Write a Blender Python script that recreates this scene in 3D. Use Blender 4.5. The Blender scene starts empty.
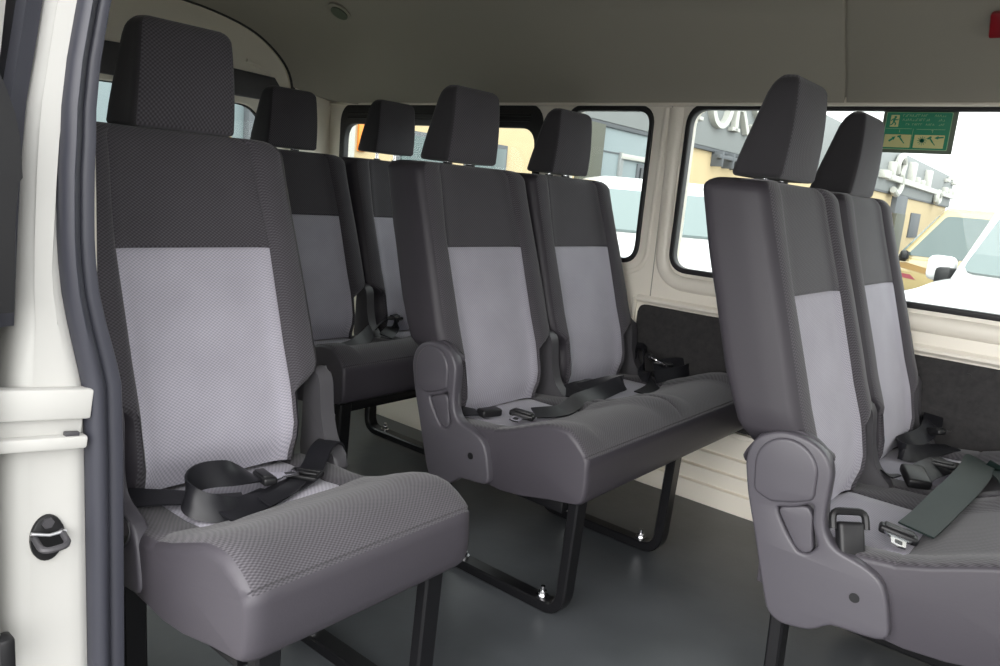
import bpy, bmesh, math, random
from mathutils import Vector, Matrix
random.seed(4)
S = bpy.context.scene
COL = S.collection
PI = math.pi

# ------------------------------------------------------------------ materials
def mat(name, col, rough=.5, metal=0., spec=.5, bump=None, var=None, coat=0.):
    m = bpy.data.materials.new(name); m.use_nodes = True
    nt = m.node_tree; b = nt.nodes['Principled BSDF']
    b.inputs['Base Color'].default_value = (*col, 1)
    b.inputs['Roughness'].default_value = rough
    b.inputs['Metallic'].default_value = metal
    b.inputs['Specular IOR Level'].default_value = spec
    b.inputs['Coat Weight'].default_value = coat
    tc = nt.nodes.new('ShaderNodeTexCoord')
    if var:                                   # (scale, second colour, contrast)
        n = nt.nodes.new('ShaderNodeTexNoise'); n.inputs['Scale'].default_value = var[0]
        n.inputs['Detail'].default_value = 6
        r = nt.nodes.new('ShaderNodeValToRGB')
        r.color_ramp.elements[0].position = .5-var[2]; r.color_ramp.elements[1].position = .5+var[2]
        r.color_ramp.elements[0].color = (*col, 1); r.color_ramp.elements[1].color = (*var[1], 1)
        nt.links.new(tc.outputs['Object'], n.inputs['Vector'])
        nt.links.new(n.outputs['Fac'], r.inputs['Fac'])
        nt.links.new(r.outputs['Color'], b.inputs['Base Color'])
    if bump:
        n = nt.nodes.new('ShaderNodeTexNoise'); n.inputs['Scale'].default_value = bump[0]
        n.inputs['Detail'].default_value = 4
        bp = nt.nodes.new('ShaderNodeBump'); bp.inputs['Strength'].default_value = bump[1]
        bp.inputs['Distance'].default_value = bump[2]
        nt.links.new(tc.outputs['Object'], n.inputs['Vector'])
        nt.links.new(n.outputs['Fac'], bp.inputs['Height'])
        nt.links.new(bp.outputs['Normal'], b.inputs['Normal'])
    return m

def weave(name, lo, hi, pitch=.0075, strength=.5, soft=.0):
    m = bpy.data.materials.new(name); m.use_nodes = True
    nt = m.node_tree; N = nt.nodes; L = nt.links; b = N['Principled BSDF']
    b.inputs['Roughness'].default_value = .85
    b.inputs['Specular IOR Level'].default_value = .25
    b.inputs['Sheen Weight'].default_value = .15
    tc = N.new('ShaderNodeTexCoord'); sx = N.new('ShaderNodeSeparateXYZ')
    L.new(tc.outputs['Object'], sx.inputs[0])
    def mth(op, a, c=None):
        n = N.new('ShaderNodeMath'); n.operation = op
        for i, v in enumerate((a, c)):
            if v is None: continue
            if isinstance(v, (int, float)): n.inputs[i].default_value = v
            else: L.new(v, n.inputs[i])
        return n.outputs[0]
    k = 2*PI/pitch
    v = mth('ADD', sx.outputs['Z'], sx.outputs['Y'])
    a = mth('MULTIPLY', mth('MULTIPLY_ADD', sx.outputs['Y'], .3), k*.9); a.node.inputs[0].links[0].from_node.inputs[2].default_value = 0
    L.new(sx.outputs['X'], a.node.inputs[0].links[0].from_node.inputs[2]); c = mth('MULTIPLY', v, k)
    s = mth('MULTIPLY', mth('SINE', a), mth('SINE', c))
    f = mth('MULTIPLY_ADD', s, .5)
    f.node.inputs[2].default_value = .5
    nz = N.new('ShaderNodeTexNoise'); nz.inputs['Scale'].default_value = 9; nz.inputs['Detail'].default_value = 5
    L.new(tc.outputs['Object'], nz.inputs['Vector'])
    mix = N.new('ShaderNodeMix'); mix.data_type = 'RGBA'
    mix.inputs['A'].default_value = (*lo, 1); mix.inputs['B'].default_value = (*hi, 1)
    L.new(f, mix.inputs['Factor'])
    mx2 = N.new('ShaderNodeMix'); mx2.data_type = 'RGBA'; mx2.blend_type = 'MULTIPLY'
    rp = N.new('ShaderNodeValToRGB')
    rp.color_ramp.elements[0].position = .3; rp.color_ramp.elements[1].position = .7
    rp.color_ramp.elements[0].color = (.88, .88, .88, 1); rp.color_ramp.elements[1].color = (1, 1, 1, 1)
    L.new(nz.outputs['Fac'], rp.inputs['Fac'])
    mx2.inputs['Factor'].default_value = 1
    L.new(mix.outputs['Result'], mx2.inputs['A']); L.new(rp.outputs['Color'], mx2.inputs['B'])
    L.new(mx2.outputs['Result'], b.inputs['Base Color'])
    bp = N.new('ShaderNodeBump'); bp.inputs['Strength'].default_value = strength; bp.inputs['Distance'].default_value = .0012
    L.new(f, bp.inputs['Height']); L.new(bp.outputs['Normal'], b.inputs['Normal'])
    return m

def glass(name, tint=(1, 1, 1), refl=.07):
    m = bpy.data.materials.new(name); m.use_nodes = True
    nt = m.node_tree; nt.nodes.clear(); N = nt.nodes; L = nt.links
    o = N.new('ShaderNodeOutputMaterial'); mx = N.new('ShaderNodeMixShader')
    t = N.new('ShaderNodeBsdfTransparent'); t.inputs[0].default_value = (*tint, 1)
    g = N.new('ShaderNodeBsdfGlossy'); g.inputs['Roughness'].default_value = .02
    mx.inputs[0].default_value = refl
    L.new(t.outputs[0], mx.inputs[1]); L.new(g.outputs[0], mx.inputs[2]); L.new(mx.outputs[0], o.inputs['Surface'])
    return m

M = dict(
    dark=weave('dark_weave_cloth', (.025, .023, .027), (.086, .080, .090), pitch=.0074, strength=.3),
    light=weave('light_weave_cloth', (.25, .24, .275), (.43, .415, .47), pitch=.0074, strength=.25),
    knit=weave('fine_black_knit', (.022, .021, .023), (.034, .032, .036), pitch=.004, strength=.15),
    vinyl=mat('grey_vinyl', (.043, .039, .047), .48, spec=.4, bump=(260, .12, .001)),
    backvinyl=mat('dark_grey_vinyl', (.030, .027, .0325), .52, spec=.3, bump=(260, .12, .001)),
    plastic=mat('grey_plastic', (.060, .056, .066), .42, spec=.45, bump=(500, .12, .0006)),
    plastic2=mat('dark_grey_plastic', (.055, .053, .058), .45, spec=.4),
    black=mat('black_plastic', (.010, .010, .011), .42, spec=.35),
    belt=mat('black_webbing', (.010, .010, .0125), .42, spec=.35, bump=(900, .15, .0006)),
    beltg=mat('green_black_webbing', (.006, .0135, .012), .5, spec=.25, bump=(900, .15, .0006)),
    steel=mat('black_painted_steel', (.006, .006, .007), .36, spec=.3),
    chrome=mat('chrome', (.75, .75, .77), .2, 1.),
    floor=mat('grey_vinyl_floor', (.049, .054, .058), .42, spec=.45, var=(5, (.074, .080, .087), .22), bump=(14, .25, .004)),
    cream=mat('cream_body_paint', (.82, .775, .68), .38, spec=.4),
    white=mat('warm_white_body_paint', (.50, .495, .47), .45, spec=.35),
    lining=mat('grey_headliner', (.36, .345, .295), .85, spec=.15, bump=(300, .1, .001)),
    board=mat('charcoal_felt_board', (.030, .029, .030), .95, spec=.1, var=(60, (.048, .046, .046), .3), bump=(200, .4, .001)),
    rubber=mat('black_rubber', (.012, .012, .013), .5),
    seal=mat('grey_rubber_seal', (.036, .037, .048), .42, spec=.45),
    glass=glass('clear_glass', (.95, .98, .965), .01),
    tinted=glass('tinted_privacy_glass', (.22, .24, .24), .03),
    dglass=mat('dark_tinted_glass', (.012, .014, .017), .06, spec=.6),
    green=mat('sign_green', (.0, .22, .11), .4),
    signpale=mat('sign_pale_yellow', (.58, .58, .26), .5),
    signline=mat('sign_light_green', (.30, .52, .27), .5),
    signedge=mat('sign_grey_green', (.095, .125, .085), .4),
    red=mat('red_plastic', (.30, .004, .012), .35),
    asphalt=mat('grey_asphalt', (.15, .148, .145), .9, var=(3, (.19, .188, .18), .3), bump=(80, .4, .01)),
    fascia=mat('grey_fascia', (.17, .182, .182), .6),
    cladding=mat('blue_grey_cladding', (.16, .20, .21), .5),
    darkclad=mat('dark_olive', (.055, .058, .04), .6),
    beigewall=mat('beige_render', (.40, .315, .18), .85, var=(2, (.43, .34, .20), .3)),
    colgrey=mat('grey_column_paint', (.07, .077, .085), .6),
    letter=mat('white_letter_enamel', (.36, .36, .33), .35),
    carwhite=mat('white_car_paint', (.55, .55, .55), .22, spec=.5, coat=.3),
    carbeige=mat('beige_car_paint', (.29, .23, .11), .25, spec=.5, coat=.5),
    carglass=mat('teal_car_glass', (.05, .078, .078), .08, spec=.45),
    palescreen=mat('pale_windscreen_glass', (.12, .155, .155), .1, spec=.6),
    decal=mat('maroon_decal', (.17, .025, .035), .4),
    decal2=mat('ochre_decal', (.20, .12, .035), .4),
    orange=mat('orange_poster', (.75, .22, .03), .5),
    tyre=mat('tyre_rubber', (.02, .02, .02), .8),
    alloy=mat('alloy_wheel', (.6, .6, .62), .3, .9),
    lamp=mat('headlamp_lens', (.7, .74, .76), .12),
)

# ------------------------------------------------------------------ mesh helpers
def finish(bm, name, m, parent=None, smooth=35, mats=None):
    bmesh.ops.recalc_face_normals(bm, faces=bm.faces)
    me = bpy.data.meshes.new(name); bm.to_mesh(me); bm.free()
    for x in (mats or [m]): me.materials.append(x)
    if smooth is not None:
        me.shade_smooth(); me.set_sharp_from_angle(angle=math.radians(smooth))
    o = bpy.data.objects.new(name, me); COL.objects.link(o)
    if parent is not None: o.parent = parent
    return o

def tag(o, label=None, cat=None, group=None, kind=None):
    for k, v in (('label', label), ('category', cat), ('group', group), ('kind', kind)):
        if v: o[k] = v
    return o

def thing(name, label, cat, loc=(0, 0, 0), rz=0, group=None):
    o = bpy.data.objects.new(name, None); COL.objects.link(o)
    o.location = loc; o.rotation_euler = (0, 0, rz); o.empty_display_size = .1
    return tag(o, label, cat, group)

def struct(o): o['kind'] = 'structure'; return o

def box(bm, c, s, bev=0, rot=None, seg=2):
    r = bmesh.ops.create_cube(bm, size=1)
    vs = r['verts']
    bmesh.ops.scale(bm, vec=s, verts=vs)
    if bev:
        es = list({e for v in vs for e in v.link_edges})
        r2 = bmesh.ops.bevel(bm, geom=es, offset=bev, segments=seg, profile=.5, affect='EDGES')
        vs = list({v for f in r2['faces'] for v in f.verts} | {v for v in vs if v.is_valid})
    if rot: bmesh.ops.rotate(bm, cent=(0, 0, 0), matrix=rot, verts=vs)
    bmesh.ops.translate(bm, vec=c, verts=vs)
    return vs

def loft(bm, loops, closed=True, caps=True, mi=None):
    """quads between successive loops; mi(i, j) gives the material index"""
    rings = [[bm.verts.new(p) for p in lp] for lp in loops]
    n = len(loops[0]); out = {}
    for i in range(len(rings)-1):
        for j in range(n if closed else n-1):
            k = (j+1) % n
            f = bm.faces.new((rings[i][j], rings[i][k], rings[i+1][k], rings[i+1][j]))
            if mi: f.material_index = mi(i, j)
            out[i, j] = f
    if caps and closed:
        for rg, flip in ((rings[0], True), (rings[-1], False)):
            c = bm.verts.new(sum((v.co for v in rg), Vector())/n)
            for j in range(n):
                f = bm.faces.new((rg[j], rg[(j+1) % n], c))
                if mi: f.material_index = mi(-1 if flip else len(rings)-1, j)
    return out

def sweep(bm, path, prof, up=(1, 0, 0), closed=False):
    """sweeps a 2D profile (a along `up`, b along the path's normal) down a 3D path"""
    path = [Vector(p) for p in path]; up = Vector(up); loops = []
    for i, p in enumerate(path):
        t = (path[min(i+1, len(path)-1)]-path[max(i-1, 0)]).normalized()
        a = (up-t*up.dot(t)).normalized(); b = t.cross(a)
        loops.append([p+a*x+b*y for x, y in prof])
    loft(bm, loops)

def circle(r, n=10): return [(r*math.cos(2*PI*i/n), r*math.sin(2*PI*i/n)) for i in range(n)]
def rect(a, b, c=.003):
    a /= 2; b /= 2
    return [(-a+c, -b), (a-c, -b), (a, -b+c), (a, b-c), (a-c, b), (-a+c, b), (-a, b-c), (-a, -b+c)]

def smooth_path(pts, n=6):
    P = [Vector(p) for p in pts]; out = []
    for i in range(len(P)-1):
        p0, p1, p2, p3 = P[max(i-1, 0)], P[i], P[i+1], P[min(i+2, len(P)-1)]
        for k in range(n):
            t = k/n
            out.append(.5*((2*p1)+(p2-p0)*t+(2*p0-5*p1+4*p2-p3)*t*t+(3*p1-p0-3*p2+p3)*t**3))
    out.append(P[-1]); return out

def fillet(pts, r, n=5, closed=True):
    P = [Vector(p) for p in pts]; out = []
    N = len(P)
    for i, p in enumerate(P):
        if not closed and i in (0, N-1): out.append(p); continue
        a, b = P[i-1]-p, P[(i+1) % N]-p
        ri = r[i] if isinstance(r, (list, tuple)) else r
        d = min(ri, a.length*.49, b.length*.49)
        if d < 1e-6: out.append(p); continue
        s, e = p+a.normalized()*d, p+b.normalized()*d
        for k in range(n+1):
            t = k/n
            out.append(s*(1-t)**2+p*2*t*(1-t)+e*t*t)
    return out

def prism(bm, poly, axis, lo, hi, bev=0, seg=2):
    """extrudes a 2D polygon along an axis: 'x' takes (y,z), 'y' takes (x,z), 'z' takes (x,y)"""
    def P(a, b, c): return {'x': (c, a, b), 'y': (a, c, b), 'z': (a, b, c)}[axis]
    v0 = [bm.verts.new(P(p[0], p[1], lo)) for p in poly]
    v1 = [bm.verts.new(P(p[0], p[1], hi)) for p in poly]
    n = len(poly)
    f0 = bm.faces.new(v0); f1 = bm.faces.new(list(reversed(v1)))
    for i in range(n): bm.faces.new((v0[i], v1[i], v1[(i+1) % n], v0[(i+1) % n]))
    if bev:
        es = list(f0.edges)+list(f1.edges)
        bmesh.ops.bevel(bm, geom=es, offset=bev, segments=seg, profile=.5, affect='EDGES')

def rrect(a0, b0, a1, b1, r, n=5):
    return [(p.x, p.y) for p in fillet([(a0, b0, 0), (a1, b0, 0), (a1, b1, 0), (a0, b1, 0)], r, n)]

def plate(name, outer, holes, th, bev, place, m, parent=None):
    """flat plate with holes; place maps (a, b, c) to a point, c in 0..th"""
    cu = bpy.data.curves.new(name, 'CURVE'); cu.dimensions = '2D'; cu.fill_mode = 'BOTH'
    cu.extrude = max(th/2-bev, 1e-4); cu.bevel_depth = bev; cu.bevel_resolution = 2
    for pl in [outer]+holes:
        sp = cu.splines.new('POLY'); sp.points.add(len(pl)-1); sp.use_cyclic_u = True
        for i, p in enumerate(pl): sp.points[i].co = (p[0], p[1], 0, 1)
    tmp = bpy.data.objects.new('tmp', cu); COL.objects.link(tmp)
    me = bpy.data.meshes.new_from_object(tmp.evaluated_get(bpy.context.evaluated_depsgraph_get()))
    bpy.data.objects.remove(tmp); bpy.data.curves.remove(cu)
    bm = bmesh.new(); bm.from_mesh(me); bpy.data.meshes.remove(me)
    bmesh.ops.remove_doubles(bm, verts=bm.verts, dist=1e-5)
    for v in bm.verts: v.co = place(v.co.x, v.co.y, v.co.z+th/2)
    return finish(bm, name, m, parent)

def ribbon(bm, path, widths, w=.046, th=.0016, n=5):
    """a strip of webbing: path points with one width direction each"""
    P = smooth_path(path, n); W = smooth_path(widths, n); loops = []
    for i, p in enumerate(P):
        t = (P[min(i+1, len(P)-1)]-P[max(i-1, 0)]).normalized()
        a = W[i]-t*W[i].dot(t)
        a = a.normalized() if a.length > 1e-5 else Vector((0, 1, 0))
        b = t.cross(a)
        loops.append([p+a*x+b*y for x, y in ((-w/2, -th), (-w/6, -th*1.2), (w/6, -th*1.2), (w/2, -th), (w/2, th), (w/6, th*1.2), (-w/6, th*1.2), (-w/2, th))])
    loft(bm, loops)

def lerp(t, xs, ys):
    if t <= xs[0]: return ys[0]
    for i in range(len(xs)-1):
        if t <= xs[i+1]: return ys[i]+(ys[i+1]-ys[i])*(t-xs[i])/(xs[i+1]-xs[i])
    return ys[-1]
def sstep(a, b, x):
    t = min(1, max(0, (x-a)/(b-a))); return t*t*(3-2*t)

# ------------------------------------------------------------------ seat parts
# seat axes: x across the van, y towards the rear, z up from the floor
IW = .15
def rounded_section(x0, w, yf, yb, rf, rb, us, crown):
    """closed loop; the front points sit at the abscissae us (fractions of the flat front)"""
    pts = []; tags = []
    flat = w-rf
    for u in us:
        pts.append((x0+u*flat, yf+crown(u*flat))); tags.append('f')
    for k in range(1, 6):
        a = PI/2*k/6
        pts.append((x0+flat+rf*math.sin(a), yf+crown(flat)+rf*(1-math.cos(a)))); tags.append('f' if k < 3 else 's')
    for k in range(4):
        pts.append((x0+w, yf+rf+(yb-rb-yf-rf)*(k+.5)/4)); tags.append('s')
    for k in range(1, 6):
        a = PI/2*k/6
        pts.append((x0+w-rb*(1-math.cos(a)), yb-rb+rb*math.sin(a))); tags.append('s')
    for k in range(7): pts.append((x0+(w-rb)*(1-2*k/6), yb)); tags.append('s')
    for k in range(1, 6):
        a = PI/2*(1-k/6)
        pts.append((x0-w+rb*(1-math.cos(a)), yb-rb+rb*math.sin(a))); tags.append('s')
    for k in range(4):
        pts.append((x0-w, yb-rb+(yf+rf-yb+rb)*(k+.5)/4)); tags.append('s')
    for k in range(1, 6):
        a = PI/2*(1-k/6)
        pts.append((x0-flat-rf*math.sin(a), yf+crown(-flat)+rf*(1-math.cos(a)))); tags.append('s' if k < 4 else 'f')
    return pts, tags

def backrest(parent, x0):
    ZL = [.370, .382, .395, .42, .45, .48, .51, .53, .545, .56, .60, .65, .70, .75, .779, .784, .787, .790, .795, .83, .87, .91, .94, .955, .968]
    yF = lambda z: lerp(z, [.38, .45, .52, .6, .7, .8, .9, .985], [.010, .012, .028, .057, .087, .116, .146, .170])
    yB = lambda z: lerp(z, [.38, .5, .64, .78, .85, .98], [.09, .118, .180, .224, .248, .282])
    def wid(z): return .178+.0515*sstep(.505, .56, z)-.010*sstep(.58, .98, z)
    g = .0035
    levels = [(z, 0, 0) for z in ZL]
    for k in range(1, 7):
        a = PI/2*k/6
        levels.append((.970+.026*math.sin(a), .045*(1-math.cos(a)), .022*(1-math.cos(a))))
    flat = .222-.035
    base = [-1, -.95, -.9, -.86]
    inner = [(-IW-g)/flat, -IW/flat, (-IW+g)/flat, -.7, -.6, -.45, -.3, -.15, 0]
    half = base+inner
    us = half+[-u for u in reversed(half[:-1])]
    loops = []; tg = None
    for z, ex, ey in levels:
        w = wid(z); f2 = w-.035
        # keep the seam columns at fixed x whatever the width
        us2 = [(-1 if i == 0 else None) for i in range(len(us))]
        xs = []
        sw = IW-.012*sstep(.787, .98, z)-.005*sstep(.46, .39, z)
        for u in us:
            x = u*flat
            if abs(x) > IW+.001:
                s = sw+(abs(x)-IW)/(flat-IW)*(max(f2, sw+.004)-sw); x = math.copysign(s, x)
            else: x = x/IW*sw
            xs.append(x/max(f2, 1e-3))
        def crown(x, z=z):
            a = abs(x)
            bol = .026*(1-sstep(.60, 1.02, z)*.35)*(sstep(sw-.03, sw+.025, a))*(1-.35*sstep(.19, .23, a))
            groove = .006*max(0, 1-abs(a-sw)/.006)
            seam = .005*max(0, 1-abs(z-.787)/.004) if a < sw else 0
            belly = -.004*(1-(a/.2)**2)*math.sin(PI*min(1, max(0, (z-.4)/.4)))
            low = .012*sstep(.42, .375, z)
            return -bol+groove+seam+belly+low
        pts, tg = rounded_section(0, w, yF(z), yB(z), .035, .02, xs, crown)
        lean = ex
        cx, cy = 0, (yF(z)+yB(z))/2
        lp = []
        for x, y in pts:
            x2 = x-math.copysign(min(ex, abs(x)), x)*abs(x)/w
            y2 = y+(ey if y < cy else -ey)
            lp.append((x0+x2, y2, z))
        loops.append(lp)
    n = len(loops[0])
    def is_ins(i, j):
        if i < 0 or i >= len(levels)-1: return False
        zc = (levels[i][0]+levels[i+1][0])/2
        return zc < .787 and j < len(us)-1 and abs((us[j]+us[j+1])/2*flat) < IW
    def mi(i, j):
        if i < 0: return 1
        if i >= len(levels)-1: return 0
        return 0 if tg[j] == 'f' and (tg[(j+1) % n] == 'f') else (1 if i < len(levels)-3 else (1 if loops[0][j][1] > .05 else 0))
    bm = bmesh.new(); fs = loft(bm, loops, mi=mi)
    bm2 = bmesh.new(); vm = {}
    for (i, j), f in fs.items():
        if is_ins(i, j):
            vv = []
            for v in f.verts:
                if v not in vm: vm[v] = bm2.verts.new(v.co)
                vv.append(vm[v])
            bm2.faces.new(vv)
    bmesh.ops.delete(bm, geom=[f for k, f in fs.items() if is_ins(*k)], context='FACES_ONLY')
    o = finish(bm, 'backrest', None, parent, 60, [M['dark'], M['backvinyl']])
    ins = finish(bm2, 'center_insert', M['light'], o, 60)
    # make sure the open panel faces forward
    if sum(p.normal.y*p.area for p in ins.data.polygons) > 0: ins.data.flip_normals()
    if sum(p.normal.y*p.area for p in o.data.polygons if p.material_index == 0) > 0: o.data.flip_normals()
    ins['label'] = 'light grey woven center panel'
    return o

def headrest(parent, x0):
    zs = []
    r = .022; q = .011
    for k in range(6): a = PI/2*k/6; zs.append((1.003+q*(1-math.cos(a)), q*(1-math.sin(a))))
    for z in (1.04, 1.065, 1.09, 1.115, 1.14, 1.16): zs.append((z, 0))
    for k in range(1, 7): a = PI/2*k/6; zs.append((1.174+r*math.sin(a), r*(1-math.cos(a))))
    half = [-1, -.93, -.8, -.6, -.4, -.2, 0]; us = half+[-u for u in reversed(half[:-1])]
    loops = []; tg = None
    for z, e in zs:
        t = max(0, (z-1.003)/.187)
        w = .101-.011*t**1.2-e*.8
        yf = .176-.004*math.sin(PI*t)-.002*t+e*.7; yb = lerp(t, [0, .25, .6, 1], [.276, .264, .244, .222])-e*.7
        cr = lambda x, w=w: -.006*(1-(x/w)**2)*math.sin(PI*min(1, max(0, t)))
        pts, tg = rounded_section(0, w, yf, max(yb, yf+.02), min(.011, (yb-yf)*.45), min(.016, (yb-yf)*.45), us, cr)
        loops.append([(x0+x*(1+.10*sstep(0, 1, (y-yf)/max(yb-yf, .01))), y, z-(.12*(y-yf) if z > 1.16 else 0)) for x, y in pts])
    n = len(loops[0])
    bm = bmesh.new()
    loft(bm, loops, mi=lambda i, j: 0 if 0 <= i < len(loops)-1 and tg[j] == 'f' and tg[(j+1) % n] == 'f' else (1 if i < len(loops)-4 else 0))
    o = finish(bm, 'headrest', None, parent, 60, [M['dark'], M['knit']])
    for s in (-1, 1):
        b = bmesh.new()
        sweep(b, [(x0+s*.045, .226, .93), (x0+s*.045, .228, 1.03)], circle(.006, 12), (1, 0, 0))
        finish(b, 'post', M['chrome'], o)['label'] = 'chrome headrest post'
    return o

def post_guides(parent, x0):
    for s in (-1, 1):
        b = bmesh.new()
        sweep(b, [(x0+s*.045, .226, .985), (x0+s*.045, .226, 1.001)], circle(.013, 14), (1, 0, 0))
        finish(b, 'post_guide', M['black'], parent)

CY = [.06, 0, -.06, -.11, -.150, -.155, -.160, -.20, -.24, -.28, -.31, -.34, -.365, -.39, -.405, -.4135, -.4125, -.4175]
CZ = [.362, .368, .368, .368, .3735, .3725, .3765, .390, .408, .424, .432, .435, .433, .4235, .412, .4045, .4005, .3965]
def cushion_top(y): return lerp(-y, [-a for a in CY], CZ)
def cushion(parent, seats):
    xa, xb = seats[0]-.2235, seats[-1]+.2235
    us = set()
    for c in seats:
        for d in (-.19, -.165, -.144, -.140, -.136, -.1, -.05, 0, .05, .1, .136, .140, .144, .165, .19): us.add(round(c+d, 4))
    for a, b in zip(seats, seats[1:]):
        m = (a+b)/2
        for d in (-.012, -.004, 0, .004, .012): us.add(round(m+d, 4))
    us = sorted(us)
    R = .015 if len(seats) > 1 else .034; st = []      # the single seat's cushion is worn rounder
    for k in range(7):
        a = PI/2*k/6
        st.append((xa+R*(1-math.cos(a)), R*(1-math.sin(a))))
    st += [(u, 0) for u in us if xa+R < u < xb-R]
    for k in range(6, -1, -1):
        a = PI/2*k/6
        st.append((xb-R*(1-math.cos(a)), R*(1-math.sin(a))))
    loops = []
    nt = len(CY)
    for x, e in st:
        d = min(x-xa, xb-x)
        bol = (.016 if len(seats) > 1 else .004)*sstep(.10, .05, d); edge = sstep(.075, .03, x-xa)
        mid = 0
        for a, b in zip(seats, seats[1:]):
            m = (a+b)/2; mid += .012*sstep(.085, .03, abs(x-m))-.007*max(0, 1-abs(x-m)/.006)
        lp = []
        for y, z in zip(CY, CZ):
            k = sstep(.02, -.1, y)*(1-sstep(-.36, -.416, y))
            g = 0
            for c in seats:
                if -.158 < y: g -= .004*max(0, 1-abs(abs(x-c)-.140)/.004)
            crown = .006*math.sin(PI*sstep(xa, xb, x)) if y < -.3 else 0
            lp.append((x, y+(e*.5 if y < -.3 else 0), z+(bol+mid)*k+.004*edge*sstep(-.26, -.13, y)*sstep(.06, -.02, y)+g-e*(.8 if y > -.4 else .5)))
        lp += [(x, -.419+e*.5, .375), (x, -.4215+e*.5, .345), (x, -.420+e*.5, .315), (x, -.416+e*.5, .300+e*.1), (x, -.408+e*.4, .291+e*.2),
               (x, -.39, .286+e*.3), (x, -.33, .276+e*.3), (x, -.25, .258+e*.3), (x, -.19, .252+e*.3), (x, -.1, .258+e*.3), (x, .0, .262+e*.3), (x, .06, .27+e*.3), (x, .062, .32)]
        loops.append(lp)
    m = len(loops[0])
    def top(j): return j < nt-1
    def mi(i, j):
        if i < 0 or i >= len(loops)-1: return 1
        return 0 if top(j) and 3 <= i < len(loops)-4 else 1
    def which(i, j):
        if i < 0 or i >= len(loops)-1 or not top(j): return None
        y = (CY[j]+CY[j+1])/2
        if y < -.155: return None
        x = (st[i][0]+st[i+1][0])/2
        for q, c in enumerate(seats):
            if abs(x-c) < .140: return q
        return None
    bm = bmesh.new(); fs = loft(bm, loops, mi=mi)
    subs = [(bmesh.new(), {}) for _ in seats]; kill = []
    for (i, j), f in fs.items():
        q = which(i, j)
        if q is None: continue
        b2, vm = subs[q]; vv = []
        for v in f.verts:
            if v not in vm: vm[v] = b2.verts.new(v.co)
            vv.append(vm[v])
        b2.faces.new(vv); kill.append(f)
    bmesh.ops.delete(bm, geom=kill, context='FACES_ONLY')
    o = finish(bm, 'cushion', None, parent, 50, [M['dark'], M['vinyl']])
    for b2, _ in subs:
        i = finish(b2, 'cushion_insert', M['light'], o, 50)
        if sum(p.normal.z*p.area for p in i.data.polygons) < 0: i.data.flip_normals()
        i['label'] = 'light grey woven cushion panel'
    return o

SHELL = [(0.104, 0.497), (0.1, 0.523), (0.088, 0.543), (0.062, 0.558), (0.032, 0.562), (0.002, 0.556), (-0.022, 0.541), (-0.034, 0.515), (-0.033, 0.469), (-0.034, 0.427), (-0.044, 0.399), (-0.064, 0.382), (-0.112, 0.372), (-0.14, 0.357), (-0.151, 0.329), (-0.165, 0.269), (-0.134, 0.263), (-0.073, 0.259), (-0.048, 0.233), (0.006, 0.224), (0.026, 0.237), (0.047, 0.301), (0.07, 0.375), (0.092, 0.441)]
POCKET = [(0.048, 0.433), (0.012, 0.444), (-0.012, 0.459), (-0.024, 0.455), (-0.028, 0.417), (-0.044, 0.383), (-0.028, 0.358), (-0.004, 0.355), (0.022, 0.383), (0.042, 0.413)]
LEVER = [(0.036, 0.426), (-0.008, 0.442), (-0.016, 0.431), (-0.02, 0.399), (-0.026, 0.371), (-0.014, 0.364), (-0.002, 0.371), (0.018, 0.399)]
def fl(p, r, n=3): return [(q.x, q.y) for q in fillet([(a, b, 0) for a, b in p], r, n)]
def recliner_cover(parent, x, side):
    """moulded side cover with a lever pocket; side=-1 faces the door"""
    o = plate('recliner_cover', fl(SHELL, .02), [fl(POCKET, .010)], .030, .006, lambda a, b, c: Vector((x+side*(.034-c), a, b)), M['plastic'], parent)
    back = plate('pocket_floor', fl([(p[0]*1.0, p[1]) for p in [(.075, .40), (.07, .46), (-.035, .48), (-.045, .38), (-.03, .335), (.02, .335)]], .01), [], .010, .002, lambda a, b, c: Vector((x+side*(.016-c), a, b)), M['plastic2'], o)
    boss = [(.036+.049*math.cos(a), .502+.050*math.sin(a)) for a in [PI*1.06*k/20-PI*.03 for k in range(21)]]+[(-.014, .466), (.014, .453), (.052, .442), (.080, .452)]
    plate('hinge_boss', fl(boss, .006, 2), [], .012, .0055, lambda a, b, c: Vector((x+side*(.040-c), a, b)), M['plastic'], o)
    plate('recline_lever', fl(LEVER, .008), [], .022, .004, lambda a, b, c: Vector((x+side*(.031-c), a, b)), M['plastic'], o)
    b = bmesh.new()
    sweep(b, [(x+side*.026, -.108, .318), (x+side*.0348, -.108, .318)], circle(.0085, 16), (0, 1, 0))
    finish(b, 'screw_hole', M['black'], o)['label'] = 'dark recessed screw hole'
    b = bmesh.new()
    arc = [(x-side*.030, .122, .480), (x+side*.000, .120, .497)]+[(x+side*.008, .036+.072*math.cos(a), .504+.062*math.sin(a)) for a in [PI*k/9 for k in range(1, 8)]]+[(x-side*.006, -.026, .533)]
    sweep(b, smooth_path(arc, 3), [(q*1.7, w) for q, w in circle(.0052, 8)], (1, 0, 0))
    finish(b, 'cloth_hem', M['vinyl'], parent)
    return o

def side_cover(parent, x, side):
    return plate('side_cover', fl(SHELL, .02), [], .028, .007, lambda a, b, c: Vector((x+side*(.028-c), a*.8+.010, b+.012)), M['plastic'], parent)

def hinge_bracket(parent, x):
    bm = bmesh.new()
    P = [(.066, .40), (.064, .50), (.060, .535), (.045, .556), (.025, .552), (.010, .53), (.002, .46), (-.014, .41), (-.055, .372), (-.055, .345), (.075, .345)]
    prism(bm, [(p.x, p.y) for p in fillet([(a, b, 0) for a, b in P], .018, 3)], 'x', x-.017, x+.017, .008, 3)
    return finish(bm, 'hinge_bracket', M['plastic2'], parent, 40)

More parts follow.
